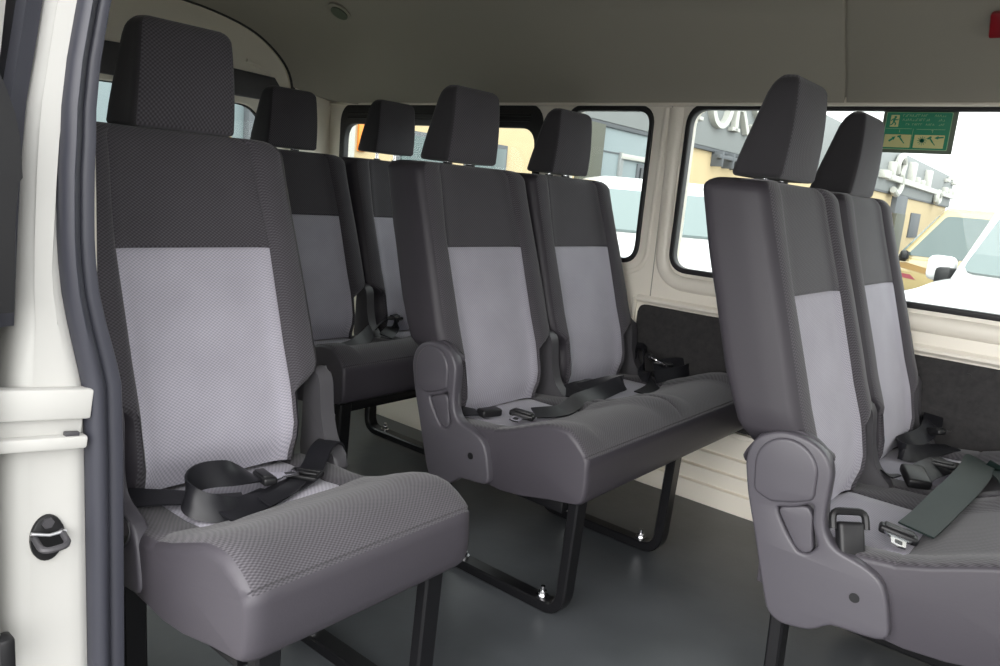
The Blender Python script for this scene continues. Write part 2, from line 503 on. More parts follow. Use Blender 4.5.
def leg_frame(parent, x):
    bm = bmesh.new()
    path = fillet([(x, .020, .262), (x, .012, .013), (x, -.376, .013), (x, -.386, .285)], .05, 6, closed=False)
    sweep(bm, path, rect(.042, .026, .004), (1, 0, 0))
    o = finish(bm, 'leg_frame', M['steel'], parent, 40)
    for y in (-.070, -.318):
        b = bmesh.new()
        for z, r, h, n in ((.026, .014, .005, 18), (.031, .0095, .010, 6), (.040, .0055, .012, 12)):
            sweep(b, [(x, y, z), (x, y, z+h)], circle(r, n), (1, 0, 0))
        finish(b, 'bolt', M['chrome'], o)['label'] = 'bright steel bolt and nut'
    return o

def build_seat(name, seats, label, cat, frames, brackets, group=None):
    root = thing(name, label, cat, group=group)
    for c in seats: backrest(root, c); headrest(root, c); post_guides(root, c)
    cushion(root, seats)
    if len(seats) > 1: recliner_cover(root, seats[0]-.208, -1)
    else: side_cover(root, seats[0]-.192, -1)
    for b in brackets: hinge_bracket(root, b)
    bm = bmesh.new()
    box(bm, ((seats[0]+seats[-1])/2, -.16, .25), (seats[-1]-seats[0]+.36, .36, .03), .004)
    finish(bm, 'seat_pan', M['steel'], root)
    for f in frames: leg_frame(root, f)
    return root

def copy_tree(o, parent=None):
    c = o.copy(); COL.objects.link(c)
    if parent is not None: c.parent = parent
    for ch in list(o.children): copy_tree(ch, c)
    return c

# ------------------------------------------------------------------ belts (children of their seat)
def buckle_female(parent, p, rot):
    bm = bmesh.new()
    R = Matrix.Rotation(rot[2], 3, 'Z') @ Matrix.Rotation(rot[1], 3, 'Y') @ Matrix.Rotation(rot[0], 3, 'X')
    o = bpy.data.objects
    box(bm, (0, 0, .0), (.046, .022, .062), .007, seg=3)
    ring = fillet([(-.030, 0, .018), (-.030, 0, .048), (.030, 0, .048), (.030, 0, .018)], .014, 4, closed=False)
    sweep(bm, ring, circle(.0065, 8), (0, 1, 0))
    box(bm, (0, 0, -.034), (.036, .008, .018), .003)
    for v in bm.verts: v.co = R @ v.co+Vector(p)
    return finish(bm, 'buckle', M['plastic2'] if False else M['black'], parent)

def tongue(parent, p, rz, tilt=0, side=1):
    """black grip with a steel tongue pointing along -x before rotation"""
    R = Matrix.Rotation(rz, 3, 'Z') @ Matrix.Rotation(tilt, 3, 'X')
    bm = bmesh.new()
    box(bm, (0, 0, 0), (.026, .066, .015), .005, seg=3)
    box(bm, (.002, 0, .008), (.018, .05, .006), .002)
    for v in bm.verts: v.co = R @ v.co+Vector(p)
    o = finish(bm, 'tongue_grip', M['black'], parent)
    b = bmesh.new()
    ring = [(-.010, -.026), (-.024, -.020), (-.030, -.013), (-.060, -.012), (-.064, .0), (-.060, .012), (-.030, .013), (-.024, .020), (-.010, .026)]
    prism(b, ring, 'z', -.0018, .0018)
    for v in b.verts: v.co = R @ v.co+Vector(p)
    t = finish(b, 'tongue_plate', M['chrome'], parent)
    t['label'] = 'bright steel tongue'
    b = bmesh.new()
    prism(b, rrect(-.054, -.006, -.038, .006, .002, 2), 'z', .0016, .0024)
    for v in b.verts: v.co = R @ v.co+Vector(p)
    finish(b, 'tongue_slot', M['black'], parent)
    return o

def adjuster(parent, p, rz, tilt=0):
    R = Matrix.Rotation(rz, 3, 'Z') @ Matrix.Rotation(tilt, 3, 'Y')
    bm = bmesh.new()
    for dx in (-.018, .018): box(bm, (dx, 0, 0), (.008, .056, .008), .002)
    for dy in (-.027, .027): box(bm, (0, dy, 0), (.042, .006, .008), .002)
    box(bm, (0, 0, .003), (.01, .05, .006), .002)
    for v in bm.verts: v.co = R @ v.co+Vector(p)
    return finish(bm, 'adjuster', M['black'], parent)

def webbing(name, parent, path, widths, w=.046, m='belt'):
    bm = bmesh.new(); ribbon(bm, path, widths, w)
    return finish(bm, name, M[m], parent)

X, Y, Z = (1, 0, 0), (0, 1, 0), (0, 0, 1)

# =================================================================== the four seats
PA = .46
bench = build_seat('double_seat', [0, PA], 'grey double van seat nearest the exit sign, green webbing lying across its cushion', 'van seat',
                   [-.190, .268], [.23, .685], 'double passenger seats')
bench_mid = copy_tree(bench)
bench_rear = copy_tree(bench)
bench.location = (.964, .190, .008)
bench_mid.location = (.957, 1.053, 0)
bench_rear.location = (.973, 1.885, .012)
tag(bench_mid, 'grey double van seat in the middle row under the narrow window, black belts on it')
tag(bench_rear, 'dark grey double van seat in the rear row, one headrest raised on chrome posts')
heads = sorted([c for c in bench.children if c.name.startswith('headrest')], key=lambda c: c.data.vertices[0].co.x)
heads[1].location.z = -.009
# the rear seat's far headrest is pulled up
heads = sorted([c for c in bench_rear.children if c.name.startswith('headrest')], key=lambda c: c.data.vertices[0].co.x)
heads[1].location.z = .020
heads = sorted([c for c in bench_mid.children if c.name.startswith('headrest')], key=lambda c: c.data.vertices[0].co.x)
heads[1].location.z = .002
single = build_seat('single_seat', [0], 'single grey van seat beside the door seal, creased cushion and black looped belt', 'van seat', [-.165, .165], [.232])
single.location = (.140, 1.050, -.004)
for c in single.children:
    if c.name.startswith('cushion'): c.location.x = .009
    if c.name.startswith('headrest'): c.location = (.013, 0, -.001)
    if c.name.startswith('backrest'): c.location.z = .006

# --- belts of the single seat
b = webbing('seat_belt', single, [(-.235, -.005, .365), (-.19, -.012, .388), (-.15, -.030, .388), (-.11, -.058, .386), (-.075, -.090, .384), (-.03, -.110, .382)],
            [(.1, 1, .4), (.2, 1, .4), (.3, 1, .2), (.4, 1, .1), (.4, 1, 0), (.3, 1, 0)])
b['label'] = 'black looped lap belt'
b = webbing('seat_belt', single, [(.02, -.118, .384), (-.04, -.142, .386), (-.09, -.150, .392), (-.128, -.128, .404), (-.130, -.100, .418), (-.10, -.082, .428), (-.055, -.080, .424), (-.01, -.078, .410), (.018, -.076, .398)],
            [(-.2, 1, 0), (-.1, 1, .3), (0, .7, .8), (.2, .4, 1), (.2, .2, 1), (0, .2, 1), (0, .4, 1), (-.1, 1, .5), (-.3, 1, .1)])
tongue(b, (.030, -.082, .396), 2.9, .10)
b = webbing('seat_belt', single, [(-.10, -.160, .388), (-.056, -.150, .387), (-.009, -.142, .385), (.05, -.118, .382), (.113, -.095, .382), (.155, -.062, .388), (.19, -.036, .404), (.225, -.020, .408), (.25, -.005, .385), (.258, .01, .35)],
            [(0, 1, .2), (0, 1, .4), (-.3, 1, .2), (-.4, 1, .1), (-.4, 1, .1), (-.5, 1, 0), (-.5, 1, 0), (-.5, 1, 0), (-.4, 1, 0), (-.3, 1, 0)])
adjuster(b, (.108, -.096, .388), .55)
webbing('webbing_tail', b, [(-.02, -.158, .388), (.03, -.142, .388), (.08, -.115, .388)], [(0, 1, .3), (-.3, 1, .2), (-.4, 1, 0)], .03)
webbing('seat_belt', single, [(-.222, .02, .375), (-.212, -.02, .398), (-.206, -.05, .390), (-.214, -.078, .366), (-.224, -.062, .335)], [Y, (.3, 1, .3), (.5, 1, .4), (.5, 1, .4), (.4, 1, 0)], .04)

# --- belts of the middle double seat
s = bench_mid
b = webbing('seat_belt', s, [(-.03, -.128, .392), (.04, -.160, .394), (.12, -.140, .390), (.20, -.115, .388), (.28, -.120, .392), (.345, -.140, .412), (.365, -.150, .42), (.34, -.115, .412), (.28, -.075, .396), (.235, -.03, .385)],
            [(-.2, 1, .2), (-.2, 1, .3), (-.3, 1, .4), (-.3, 1, .5), (-.3, 1, .8), (-.2, .7, 1), (0, .3, 1), (0, .4, 1), (0, 1, .6), (0, 1, .2)])
tongue(b, (-.058, -.112, .388), .3, .1)
b = webbing('seat_belt', s, [(-.215, .0, .385), (-.18, -.01, .392), (-.14, -.03, .388)], [(0, 1, .3), (0, 1, .4), (0, 1, .2)], .034)
bm = bmesh.new(); box(bm, (-.112, -.048, .388), (.060, .034, .020), .006, Matrix.Rotation(-.25, 3, 'Z'), 3)
finish(bm, 'buckle', M['black'], b)
webbing('seat_belt', s, [(.235, -.02, .375), (.26, -.05, .395), (.30, -.065, .405), (.345, -.06, .402), (.39, -.055, .396), (.41, -.07, .385)], [(.2, 1, .2), (0, 1, .5), (0, 1, .3), (-.2, 1, .4), (-.4, 1, .2), (-.4, 1, 0)], .04)
b = webbing('seat_belt', s, [(.695, .03, .37), (.69, .0, .45), (.68, -.03, .462), (.655, -.055, .43), (.63, -.075, .400), (.60, -.115, .388), (.56, -.150, .388), (.48, -.185, .392), (.40, -.195, .394)],
            [Y, (.6, .8, .2), (.8, .6, .2), (.8, .5, .3), (.8, .4, .4), (.5, .6, .6), (.2, 1, .4), (0, 1, .2), (0, 1, 0)])
webbing('webbing_loop', b, [(.60, -.130, .40), (.66, -.165, .412), (.71, -.185, .42), (.725, -.175, .432), (.69, -.145, .436), (.63, -.105, .425)], [(0, .5, 1), (0, .5, 1), (0, .3, 1), (0, .3, 1), (0, .4, 1), (0, .4, 1)], .04)
adjuster(b, (.655, -.125, .435), .5, .3)
tongue(b, (.635, -.105, .446), 1.0, .5)

# --- belts of the front double seat
s = bench
b = webbing('seat_belt', s, [(-.055, -.150, .398), (.02, -.158, .402), (.12, -.168, .412), (.22, -.180, .425), (.32, -.185, .432), (.40, -.180, .430), (.44, -.185, .422), (.43, -.215, .414), (.36, -.240, .420), (.28, -.262, .430), (.20, -.275, .436)],
            [(.05, 1, .1), (0, 1, .1), (0, 1, .2), (0, 1, .25), (.1, 1, .2), (.6, .9, .1), (1, .5, 0), (.8, .9, 0), (.3, 1, .1), (.2, 1, .15), (.2, 1, .15)], .062, 'beltg')
b['label'] = 'dark green seat belt webbing'
tongue(b, (-.083, -.128, .392), .22, .18)
b = webbing('seat_belt', s, [(-.192, -.02, .335), (-.200, -.052, .366)], [(1, .3, 0), (1, .3, 0)], .036)
buckle_female(b, (-.207, -.078, .400), (-.40, 0, -.80))
b = webbing('seat_belt', s, [(.235, .0, .37), (.24, -.03, .395), (.235, -.055, .398)], [(.5, -1, 0), (.5, -1, 0), (.5, -1, 0)], .036)
bm = bmesh.new(); box(bm, (0, 0, 0), (.070, .050, .022), .007, Matrix.Rotation(.5, 3, 'Z') @ Matrix.Rotation(-.25, 3, 'Y'), 3)
for v in bm.verts: v.co += Vector((.262, -.085, .402))
finish(bm, 'buckle', M['black'], b)
b = webbing('seat_belt', s, [(.29, -.085, .398), (.34, -.10, .406), (.40, -.115, .405), (.44, -.13, .40), (.48, -.12, .395)], [(.1, 1, .6), (0, 1, .6), (0, 1, .5), (0, 1, .3), (0, 1, 0)], .05)
adjuster(b, (.385, -.112, .412), .1)
b = webbing('seat_belt', s, [(.695, .02, .37), (.685, -.02, .425), (.655, -.035, .435), (.61, -.035, .415), (.56, -.01, .40), (.50, .0, .398), (.47, -.02, .392), (.52, -.05, .388), (.60, -.07, .386), (.66, -.095, .385)],
            [(0, 1, .2), (.5, .8, .2), (.3, .8, .5), (.1, .8, .6), (0, .8, .7), (0, .5, 1), (.4, .2, 1), (0, .7, .7), (0, 1, .3), (0, 1, 0)], .042)
tongue(b, (.63, -.045, .42), 2.6, .3)
webbing('webbing_tail', b, [(.66, -.04, .425), (.71, -.03, .445), (.75, -.02, .46)], [(.3, 1, 0), (.3, 1, .2), (.2, 1, .2)], .046)

# --- belts of the rear double seat
s = bench_rear
webbing('seat_belt', s, [(.235, .0, .37), (.20, -.045, .40), (.13, -.10, .398), (.04, -.16, .394), (-.06, -.20, .398), (-.13, -.20, .40)], [(.4, 1, .3), (.4, 1, .5), (.3, 1, .6), (.2, 1, .4), (0, 1, .2), (0, 1, 0)])
b = webbing('seat_belt', s, [(.235, .01, .37), (.26, -.04, .43), (.27, -.08, .45), (.24, -.11, .42), (.18, -.14, .40)], [(.5, .8, 0), (.6, .6, 0), (.7, .6, .2), (.6, .6, .4), (.4, 1, .4)])
adjuster(b, (.262, -.09, .447), .9, .3)

# =================================================================== the van shell
W = 1.693; YR = 2.80; YF = -1.30
bm = bmesh.new(); box(bm, (.79, (YR+YF)/2, -.03), (1.86, YR-YF+.06, .06), .01)
struct(finish(bm, 'floor', M['floor']))

ROOF = [(W, 1.250), (1.681, 1.290), (1.664, 1.327), (1.626, 1.390), (1.586, 1.456), (1.546, 1.518), (1.49, 1.585), (1.40, 1.632), (1.27, 1.658), (1.05, 1.672), (.797, 1.676)]
ROOF = smooth_path([(a, 0, b) for a, b in ROOF], 3)
full = [(p.x, p.z) for p in ROOF]+[(2*.797-p.x, p.z) for p in reversed(ROOF[:-1])]
def roof_loop(y, off):
    out = []
    for i, (x, z) in enumerate(full):
        a = Vector(full[max(i-1, 0)]); c = Vector(full[min(i+1, len(full)-1)]); t = (c-a).normalized(); n = Vector((t.y, -t.x))
        n = n if n.dot(Vector((x-.797, z-1.0))) > 0 else -n
        out.append((x+n.x*off, y, z+n.y*off))
    return out
def arch_pts(off=0):
    pts = [(1.480+off, .02), (1.492+off, 1.20), (1.490+off, 1.285), (1.462+off, 1.37+off*.5), (1.385+off*.8, 1.445+off*.8), (1.26+off*.5, 1.508+off), (1.05, 1.548+off), (.797, 1.56+off)]
    sp = smooth_path([(a, b, 0) for a, b in pts], 4)
    return [(p.x, p.y) for p in sp]+[(2*.797-p.x, p.y) for p in reversed(sp[:-1])]
bm = bmesh.new()
ys = [(YF, 0), (.515, 0), (.520, .0015), (.5225, .007), (.5255, .007), (.528, .0015), (.533, 0), (YR+.02, 0)]
lps = []
for y, o in ys[:-1]: lps.append(roof_loop(y, o)+list(reversed(roof_loop(y, .035))))
A0 = [p for p in arch_pts(-.004) if p[1] >= 1.249]
def resample(P, n):
    P = [Vector(p) for p in P]; L = [0]
    for a, c in zip(P, P[1:]): L.append(L[-1]+(c-a).length)
    return [Vector((lerp(L[-1]*k/(n-1), L, [p.x for p in P]), lerp(L[-1]*k/(n-1), L, [p.y for p in P]))) for k in range(n)]
R0 = resample(full, len(full)); A0 = resample(A0, len(full))
for k in range(9):                            # the headliner curves in to the tailgate opening
    t = k/8*PI/2; q = 1-math.cos(t); y = YR-.30+.30*math.sin(t)
    inn = [(a.x+(c.x-a.x)*q, y, a.y+(c.y-a.y)*q) for a, c in zip(R0, A0)]
    lps.append(inn+list(reversed(roof_loop(y, .035))))
loft(bm, lps, caps=False)
struct(finish(bm, 'ceiling', M['lining'], smooth=25))

# far side wall with its three window openings
W1 = (-.95, .732, .990, 1.253); W2 = (1.118, .738, 1.452, 1.247); W3 = (1.568, .735, 2.715, 1.252)
wins = [(W1, .065), (W2, .062), (W3, .085)]
def place_r(a, b, c): return Vector((W+c, a, b))
struct(plate('wall_right', [(YF, 0), (YR, 0), (YR, 1.300), (YF, 1.300)], [rrect(*w, r, 8) for w, r in wins], .05, .007, place_r, M['cream']))
for k, (w, r) in enumerate(wins):
    top = .009 if k < 2 else .078
    g = .006 if k < 2 else .022
    ins = rrect(w[0]+g, w[1]+g, w[2]-g, w[3]-top, r-.008, 8)
    o = plate(f'window_{k+1}', rrect(w[0]-.003, w[1]-.003, w[2]+.003, w[3]+.003, r+.002, 8), [ins], .030, .004, lambda a, b, c: Vector((W-.006+c, a, b)), M['rubber'])
    struct(o)
    bm = bmesh.new(); prism(bm, rrect(w[0]+.004, w[1]+.004, w[2]-.004, w[3]-.004, r-.006, 8), 'x', W+.034, W+.038)
    finish(bm, 'pane', M['glass'], o)
    if k == 2:
        bm = bmesh.new()
        for z in (1.196, 1.216): sweep(bm, [(W-.008, 1.62, z), (W-.008, 2.66, z)], rect(.012, .008, .002), (1, 0, 0))
        finish(bm, 'slide_rail', M['black'], o)
# headliner lip, pressed ridges, ledge
bm = bmesh.new(); sweep(bm, [(W-.004, YF, 1.2555), (W-.004, YR, 1.2555)], rect(.016, .010, .003), (1, 0, 0))
struct(finish(bm, 'trim_1', M['cream']))
bm = bmesh.new()
path = fillet([(W+.002, 1.034, 1.245, ), (W+.002, 1.020, .69), (W+.002, -1.2, .69)], .10, 8, closed=False)
sweep(bm, path, [(a*.9, b*1.3) for a, b in circle(.019, 12)], (1, 0, 0))
path = fillet([(W+.004, 1.500, 1.245), (W+.004, 1.510, .72), (W+.004, 1.080, .70), (W+.004, 1.072, 1.245)], .09, 8, closed=False)
sweep(bm, path, [(a*.8, b) for a, b in circle(.010, 12)], (1, 0, 0))
struct(finish(bm, 'trim_2', M['cream']))
bm = bmesh.new(); sweep(bm, [(W-.002, YF, .622), (W-.002, 1.09, .622)], rect(.030, .024, .008), (1, 0, 0))
sweep(bm, [(W-.002, 1.10, .62), (W-.002, 1.10, .26)], rect(.022, .014, .004), (1, 0, 0))
struct(finish(bm, 'trim_3', M['cream']))
bm = bmesh.new(); sweep(bm, [(W-.001, 1.052, 1.25), (W-.001, 1.047, .63)], rect(.003, .0025, .0005), (1, 0, 0))
struct(finish(bm, 'trim_4', M['lining']))
# charcoal lining board
bm = bmesh.new(); prism(bm, rrect(-1.2, .262, 1.078, .604, .025, 5), 'x', W-.018, W-.002, .004)
for y, z in ((1.02, .575), (.70, .570), (.40, .570), (.10, .575)):
    sweep(bm, [(W-.017, y, z), (W-.0215, y, z)], circle(.008, 10), (0, 1, 0))
struct(finish(bm, 'trim_5', M['board']))
# ribbed cream lower lining
bm = bmesh.new()
prof = [(W+.0, .0), (W-.030, .0), (W-.032, .012)]
for z in (.07, .125, .18):
    prof += [(W-.032, z-.007), (W-.018, z-.003), (W-.018, z+.003), (W-.032, z+.007)]
prof += [(W-.032, .245), (W-.024, .258), (W, .258)]
prism(bm, prof, 'y', YF, 1.55)
struct(finish(bm, 'baseboard_right', M['cream'], smooth=20))
# wheel housing
bm = bmesh.new()
prism(bm, [(p.x, p.y) for p in fillet([(1.56, 0, 0), (1.62, .20, 0), (1.75, .235, 0), (2.45, .235, 0), (2.56, .2, 0), (2.62, 0, 0)], .05, 4)], 'x', 1.425, W, .02, 3)
struct(finish(bm, 'wall_right_housing', M['cream']))

# rear wall with the tailgate opening, tailgate
outer = [(W+.02, 0)]+[(x, z+.01) for x, z in full]+[(-.12, 0)]
struct(plate('wall_rear', outer, [arch_pts()], .05, .010, lambda a, b, c: Vector((a, YR+.002+c, b)), M['cream']))
wt = [(.18, .72), (1.41, .72), (1.375, 1.12), (1.30, 1.205), (.797, 1.215), (.294, 1.205), (.22, 1.12)]
wt = [(p.x, p.y) for p in fillet([(a, b, 0) for a, b in wt], .06, 5)]
door = plate('door_1', arch_pts(-.008), [wt], .04, .010, lambda a, b, c: Vector((a, YR+.022+c, b)), M['cream'])
struct(door)
bm = bmesh.new(); sweep(bm, [(x, YR+.008, z) for x, z in arch_pts(-.003)], circle(.008, 8), (0, 1, 0))
struct(finish(bm, 'trim_7', M['rubber']))
bm = bmesh.new(); prism(bm, [(.12, 1.225), (.2, 1.325), (.797, 1.345), (1.394, 1.325), (1.474, 1.225)], 'y', YR+.004, YR+.024, .006)
o = finish(bm, 'header_trim', M['plastic2'], door)
o['label'] = 'dark trim strip above the tailgate window'
o = plate('window_gasket', [(x*1.0, z) for x, z in wt], [[(.797+(x-.797)*.975, .965+(z-.965)*.955) for x, z in wt]], .012, .003, lambda a, b, c: Vector((a, YR+.03+c, b)), M['rubber'], door)
bm = bmesh.new(); prism(bm, wt, 'y', YR+.045, YR+.049); finish(bm, 'pane', M['glass'], door)
bm = bmesh.new()
for (x, z, a) in ((1.10, 1.395, .1), (1.30, 1.375, -.25), (.62, 1.42, 0), (1.345, 1.36, -.4)):
    sweep(bm, [(x-.035, YR+.020, z), (x+.035, YR+.020, z-.01+a*.03)], circle(.007, 8), (0, 0, 1))
finish(bm, 'pressed_ridge', M['cream'], door)

# near side: pillar, dark glass behind it, seal
def edge_r(z): return -.005*sstep(.62, .75, z)-.008*sstep(.93, 1.10, z)+lerp(z, [-0.0103, 0.5384, 0.6298, 0.703, 0.7762, 0.8447, 0.9225, 0.9956, 1.1145, 1.2243, 1.4529], [-0.166, -0.166, -0.1678, -0.1779, -0.188, -0.1907, -0.1889, -0.1816, -0.1587, -0.1331, -0.0691])
def edge_l(z): return -.005*sstep(.62, .75, z)*(1-sstep(.93, 1.08, z))+lerp(z, [-0.0103, 0.3098, 0.5384, 0.6298, 0.7213, 0.8447, 0.9956, 1.1145, 1.2243, 1.4529], [-0.2758, -0.273, -0.2684, -0.2575, -0.2383, -0.23, -0.2191, -0.2026, -0.1788, -0.1148])
zs = [-0.1, -0.05, 0.05, 0.2, 0.35, 0.46, 0.54, 0.59, 0.63, 0.66, 0.69, 0.72, 0.76, 0.8, 0.835, 0.88, 0.92, 0.96, 1.0, 1.06, 1.13, 1.2, 1.27, 1.36]
bm = bmesh.new(); lps = []
for z in zs:
    r, l = edge_r(z), edge_l(z)
    lps.append([(r+.025, .99, z), (r+.025, .912, z), (r+.002, .908, z), (r-.004, .901, z), (r-.014, .898, z), (r*.75+l*.25, .8975, z), (r*.5+l*.5, .8975, z), (r*.3+l*.7, .8975, z), (l+.034, .8976, z), (l+.026, .8980, z), (l+.021, .8988, z), (l+.016, .900, z), (l+.006, .908, z), (l, .924, z), (l, .96, z), (l, 1.06, z), (r, 1.06, z)])
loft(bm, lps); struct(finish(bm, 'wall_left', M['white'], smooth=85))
bm = bmesh.new()
prof = [(-.030, .010), (-.032, -.006), (-.026, -.018), (-.016, -.023), (-.006, -.019), (-.001, -.008), (.002, -.011), (.010, -.014), (.020, -.012), (.024, -.004), (.024, .012)]
lps = []
for z in zs:
    k = 1-.13*sstep(.62, .80, z)-.10*sstep(.9, 1.1, z)
    c = edge_r(z)+.0280*k
    lps.append([(c+a*k*.915, .899+b*.9, z) for a, b in prof])
loft(bm, lps); struct(finish(bm, 'trim_6', M['seal'], smooth=50))
# inner lining of the near side behind the pillar with its window
LW = (1.25, .78, 2.60, 1.22)
o = struct(plate('wall_left_lining', [(1.02, 0), (YR, 0), (YR, 1.30), (1.02, 1.30)], [rrect(*LW, .08, 8)], .05, .01, lambda a, b, c: Vector((-.098-c, a, b)), M['cream']))
o = struct(plate('window_4', rrect(LW[0]-.004, LW[1]-.004, LW[2]+.004, LW[3]+.004, .08, 8), [rrect(LW[0]+.02, LW[1]+.02, LW[2]-.02, LW[3]-.02, .07, 8)], .012, .003, lambda a, b, c: Vector((-.13-c, a, b)), M['rubber']))
bm = bmesh.new(); prism(bm, rrect(*LW, .075, 8), 'x', -.150, -.146); finish(bm, 'pane', M['tinted'], o)

# front part of the near side and the front of the passenger cell
struct(plate('wall_left_front', [(YF, -.05), (-.66, -.05), (-.66, 1.40), (YF, 1.40)], [rrect(-1.18, .78, -.76, 1.20, .07, 6)], .05, .01, lambda a, b, c: Vector((-.085-c, a, b)), M['cream']))
struct(plate('wall_front', [(-.10, -.05), (W, -.05)]+[(x, z) for x, z in full]+[(-.10, 1.25)], [rrect(.05, .80, 1.54, 1.35, .1, 6)], .04, .008, lambda a, b, c: Vector((a, YF-c, b)), M['cream']))
# striker on the pillar
st = thing('door_striker', 'black oval door striker with metal loop on the white pillar', 'door striker', (-0.2191, .898, 0.425))
bm = bmesh.new(); ov = [(.0215*math.cos(a), .0335*math.sin(a)) for a in [2*PI*k/28 for k in range(28)]]
prism(bm, ov, 'y', -.006, .004, .003); finish(bm, 'base_plate', M['black'], st)
bm = bmesh.new()
sweep(bm, fillet([(-.017, -.004, .006), (-.017, -.034, -.004), (.017, -.034, -.004), (.017, -.004, .006)], .012, 4, closed=False), circle(.0045, 8), (0, 0, 1))
finish(bm, 'loop', M['plastic2'], st)['label'] = 'grey metal loop'
bm = bmesh.new(); sweep(bm, [(-.022, -.009, .014), (0, -.0115, .007), (.022, -.009, .006)], circle(.0025, 8), (0, 0, 1)); finish(bm, 'wire_clip', M['alloy'], st)
bm = bmesh.new(); sweep(bm, [(0, -.005, .023), (0, -.009, .023)], circle(.008, 6), (1, 0, 0)); finish(bm, 'screw', M['plastic2'], st)
# rail end wrapped round the pillar
def shift_back(r):
    c = r.children[-1] if len(r.children) else None
    for c in r.children: c.location = (.235, 0, -.585)
rl = thing('slide_rail_cover', 'white horizontal rail end wrapped around the pillar above the striker', 'door rail', (-.235, 0, .585))
rl.rotation_euler = (0, math.radians(7.5), 0)
bm = bmesh.new(); box(bm, (-0.2355, 0.8908, 0.6189), (0.1372, 0.0219, 0.0421), .004); finish(bm, 'upper_flange', M['white'], rl); shift_back(rl)
bm = bmesh.new(); box(bm, (-0.2364, 0.8908, 0.5658), (0.1372, 0.0256, 0.0183), .004); finish(bm, 'lower_flange', M['white'], rl); shift_back(rl)
bm = bmesh.new(); box(bm, (-0.2392, 0.8963, 0.5869), (0.1335, 0.0091, 0.0366), .002); finish(bm, 'rail_channel', M['white'], rl); shift_back(rl)
bm = bmesh.new(); box(bm, (-0.188, 0.8853, 0.5773), (0.0183, 0.0091, 0.0055), .001); finish(bm, 'stop_clip', M['plastic2'], rl); shift_back(rl)

# open sliding door standing outboard of the pillar
dr = bpy.data.objects.new('door_2', None); COL.objects.link(dr); struct(dr)
bm = bmesh.new(); lps = []
for z in [-.1, 0, .2, .40, .50, .60, .66]:
    x = -.291+lerp(z, [0, .5, .66], [0, .005, .011])
    lps.append([(x, .866, z), (x-.006, .856, z), (x-.03, .852, z), (x-.09, .859, z), (x-.09, 1.8, z), (x-.01, 1.8, z), (x, 1.1, z)])
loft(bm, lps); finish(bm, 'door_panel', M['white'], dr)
bm = bmesh.new(); lps = []
for z in [.66, .76, .84, .92, 1.0, 1.08, 1.16, 1.30]:
    x = -.294+lerp(z, [.66, .84, 1.0, 1.16, 1.3], [.012, .014, .023, .043, .085])
    lps.append([(x, .866, z), (x-.012, .854, z), (x-.055, .854, z), (x-.055, 1.8, z), (x, 1.8, z)])
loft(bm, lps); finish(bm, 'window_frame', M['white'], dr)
bm = bmesh.new(); lps = []
for z, t in ((.750, 0), (.755, .001), (.80, .003), (.86, .005), (.905, .010), (.91, .014), (.955, .013), (.985, .008), (1.01, 0), (1.03, -.008)):
    x = -.2665
    lps.append([(x+t, .846, z), (x-.05, .842, z), (x-.05, .872, z), (x+t, .872, z)])
loft(bm, lps); finish(bm, 'latch_trim', M['black'], dr)['label'] = 'black latch trim on the door edge'
bm = bmesh.new(); box(bm, (-.285, .862, .296), (.020, .028, .050), .006); finish(bm, 'bumper', M['black'], dr)
# dark rear quarter glass on the outer skin beside the pillar
bm = bmesh.new(); lps = []
for z in [.72, .775, .845, .92, 1.0, 1.07, 1.14, 1.24]:
    l = edge_l(z); lps.append([(l-.002, .914, z), (l-.022, .906, z), (l-.031, .912, z), (l-.031, 1.2, z), (l-.002, 1.2, z)])
loft(bm, lps); struct(finish(bm, 'window_5', M['seal']))

# =================================================================== small fittings
lp = thing('dome_lamp', 'small round dome lamp on the headliner above the rear row', 'ceiling lamp', (1.478, 2.49, 1.592))
bm = bmesh.new()
def disc(bm, r, z0, z1, n=28): sweep(bm, [(0, 0, z0), (0, 0, z1)], circle(r, n), (1, 0, 0))
disc(bm, .052, .012, -.008); finish(bm, 'rim', M['lining'], lp)
bm = bmesh.new(); disc(bm, .036, -.006, -.013); finish(bm, 'lens', M['signedge'], lp)
lp.rotation_euler = (0, .48, 0)

hm = thing('emergency_hammer', 'red plastic fitting high on the lining above the exit sign, cut by the frame', 'hammer', (1.590, .186, 1.425), 0)
bm = bmesh.new(); box(bm, (0, -.02, 0), (.022, .055, .060), .006); finish(bm, 'holder', M['red'], hm)
bm = bmesh.new(); sweep(bm, [(-.012, -.02, -.02), (-.012, -.09, -.02)], circle(.010, 10), (0, 0, 1)); finish(bm, 'handle', M['red'], hm)
hm.rotation_euler = (0, -.53, 0)

# exit sign on the window glass: x faces the cabin; a runs to the front (viewer's right), b up
sg = thing('emergency_exit_sign', 'green and yellow emergency exit sign stuck on the large window', 'sign', (W+.033, .426, 1.134))
sg.rotation_euler = (math.radians(0), 0, 0)
SWd, SHt = .180, .114
def sgn(bm, poly, d, th=.0006):      # (a, b) on the sign in metres -> prism towards the cabin
    prism(bm, [(-a, b) for a, b in poly], 'x', -d-th, -d)
bm = bmesh.new(); sgn(bm, rrect(0, 0, SWd, SHt, .004, 3), .0, .003); finish(bm, 'board', M['signedge'], sg)
bm = bmesh.new(); sgn(bm, rrect(.008, .009, .168, .107, .003, 3), .003); finish(bm, 'border', M['signline'], sg)
bm = bmesh.new(); sgn(bm, rrect(.0095, .0105, .1665, .1055, .003, 3), .0036); finish(bm, 'face', M['green'], sg)
def bar(bm, a0, b0, a1, b1, w, d):
    v = Vector((a1-a0, b1-b0)); n = Vector((-v.y, v.x)).normalized()*w/2
    sgn(bm, [(a0+n.x, b0+n.y), (a1+n.x, b1+n.y), (a1-n.x, b1-n.y), (a0-n.x, b0-n.y)], d)
bm = bmesh.new()
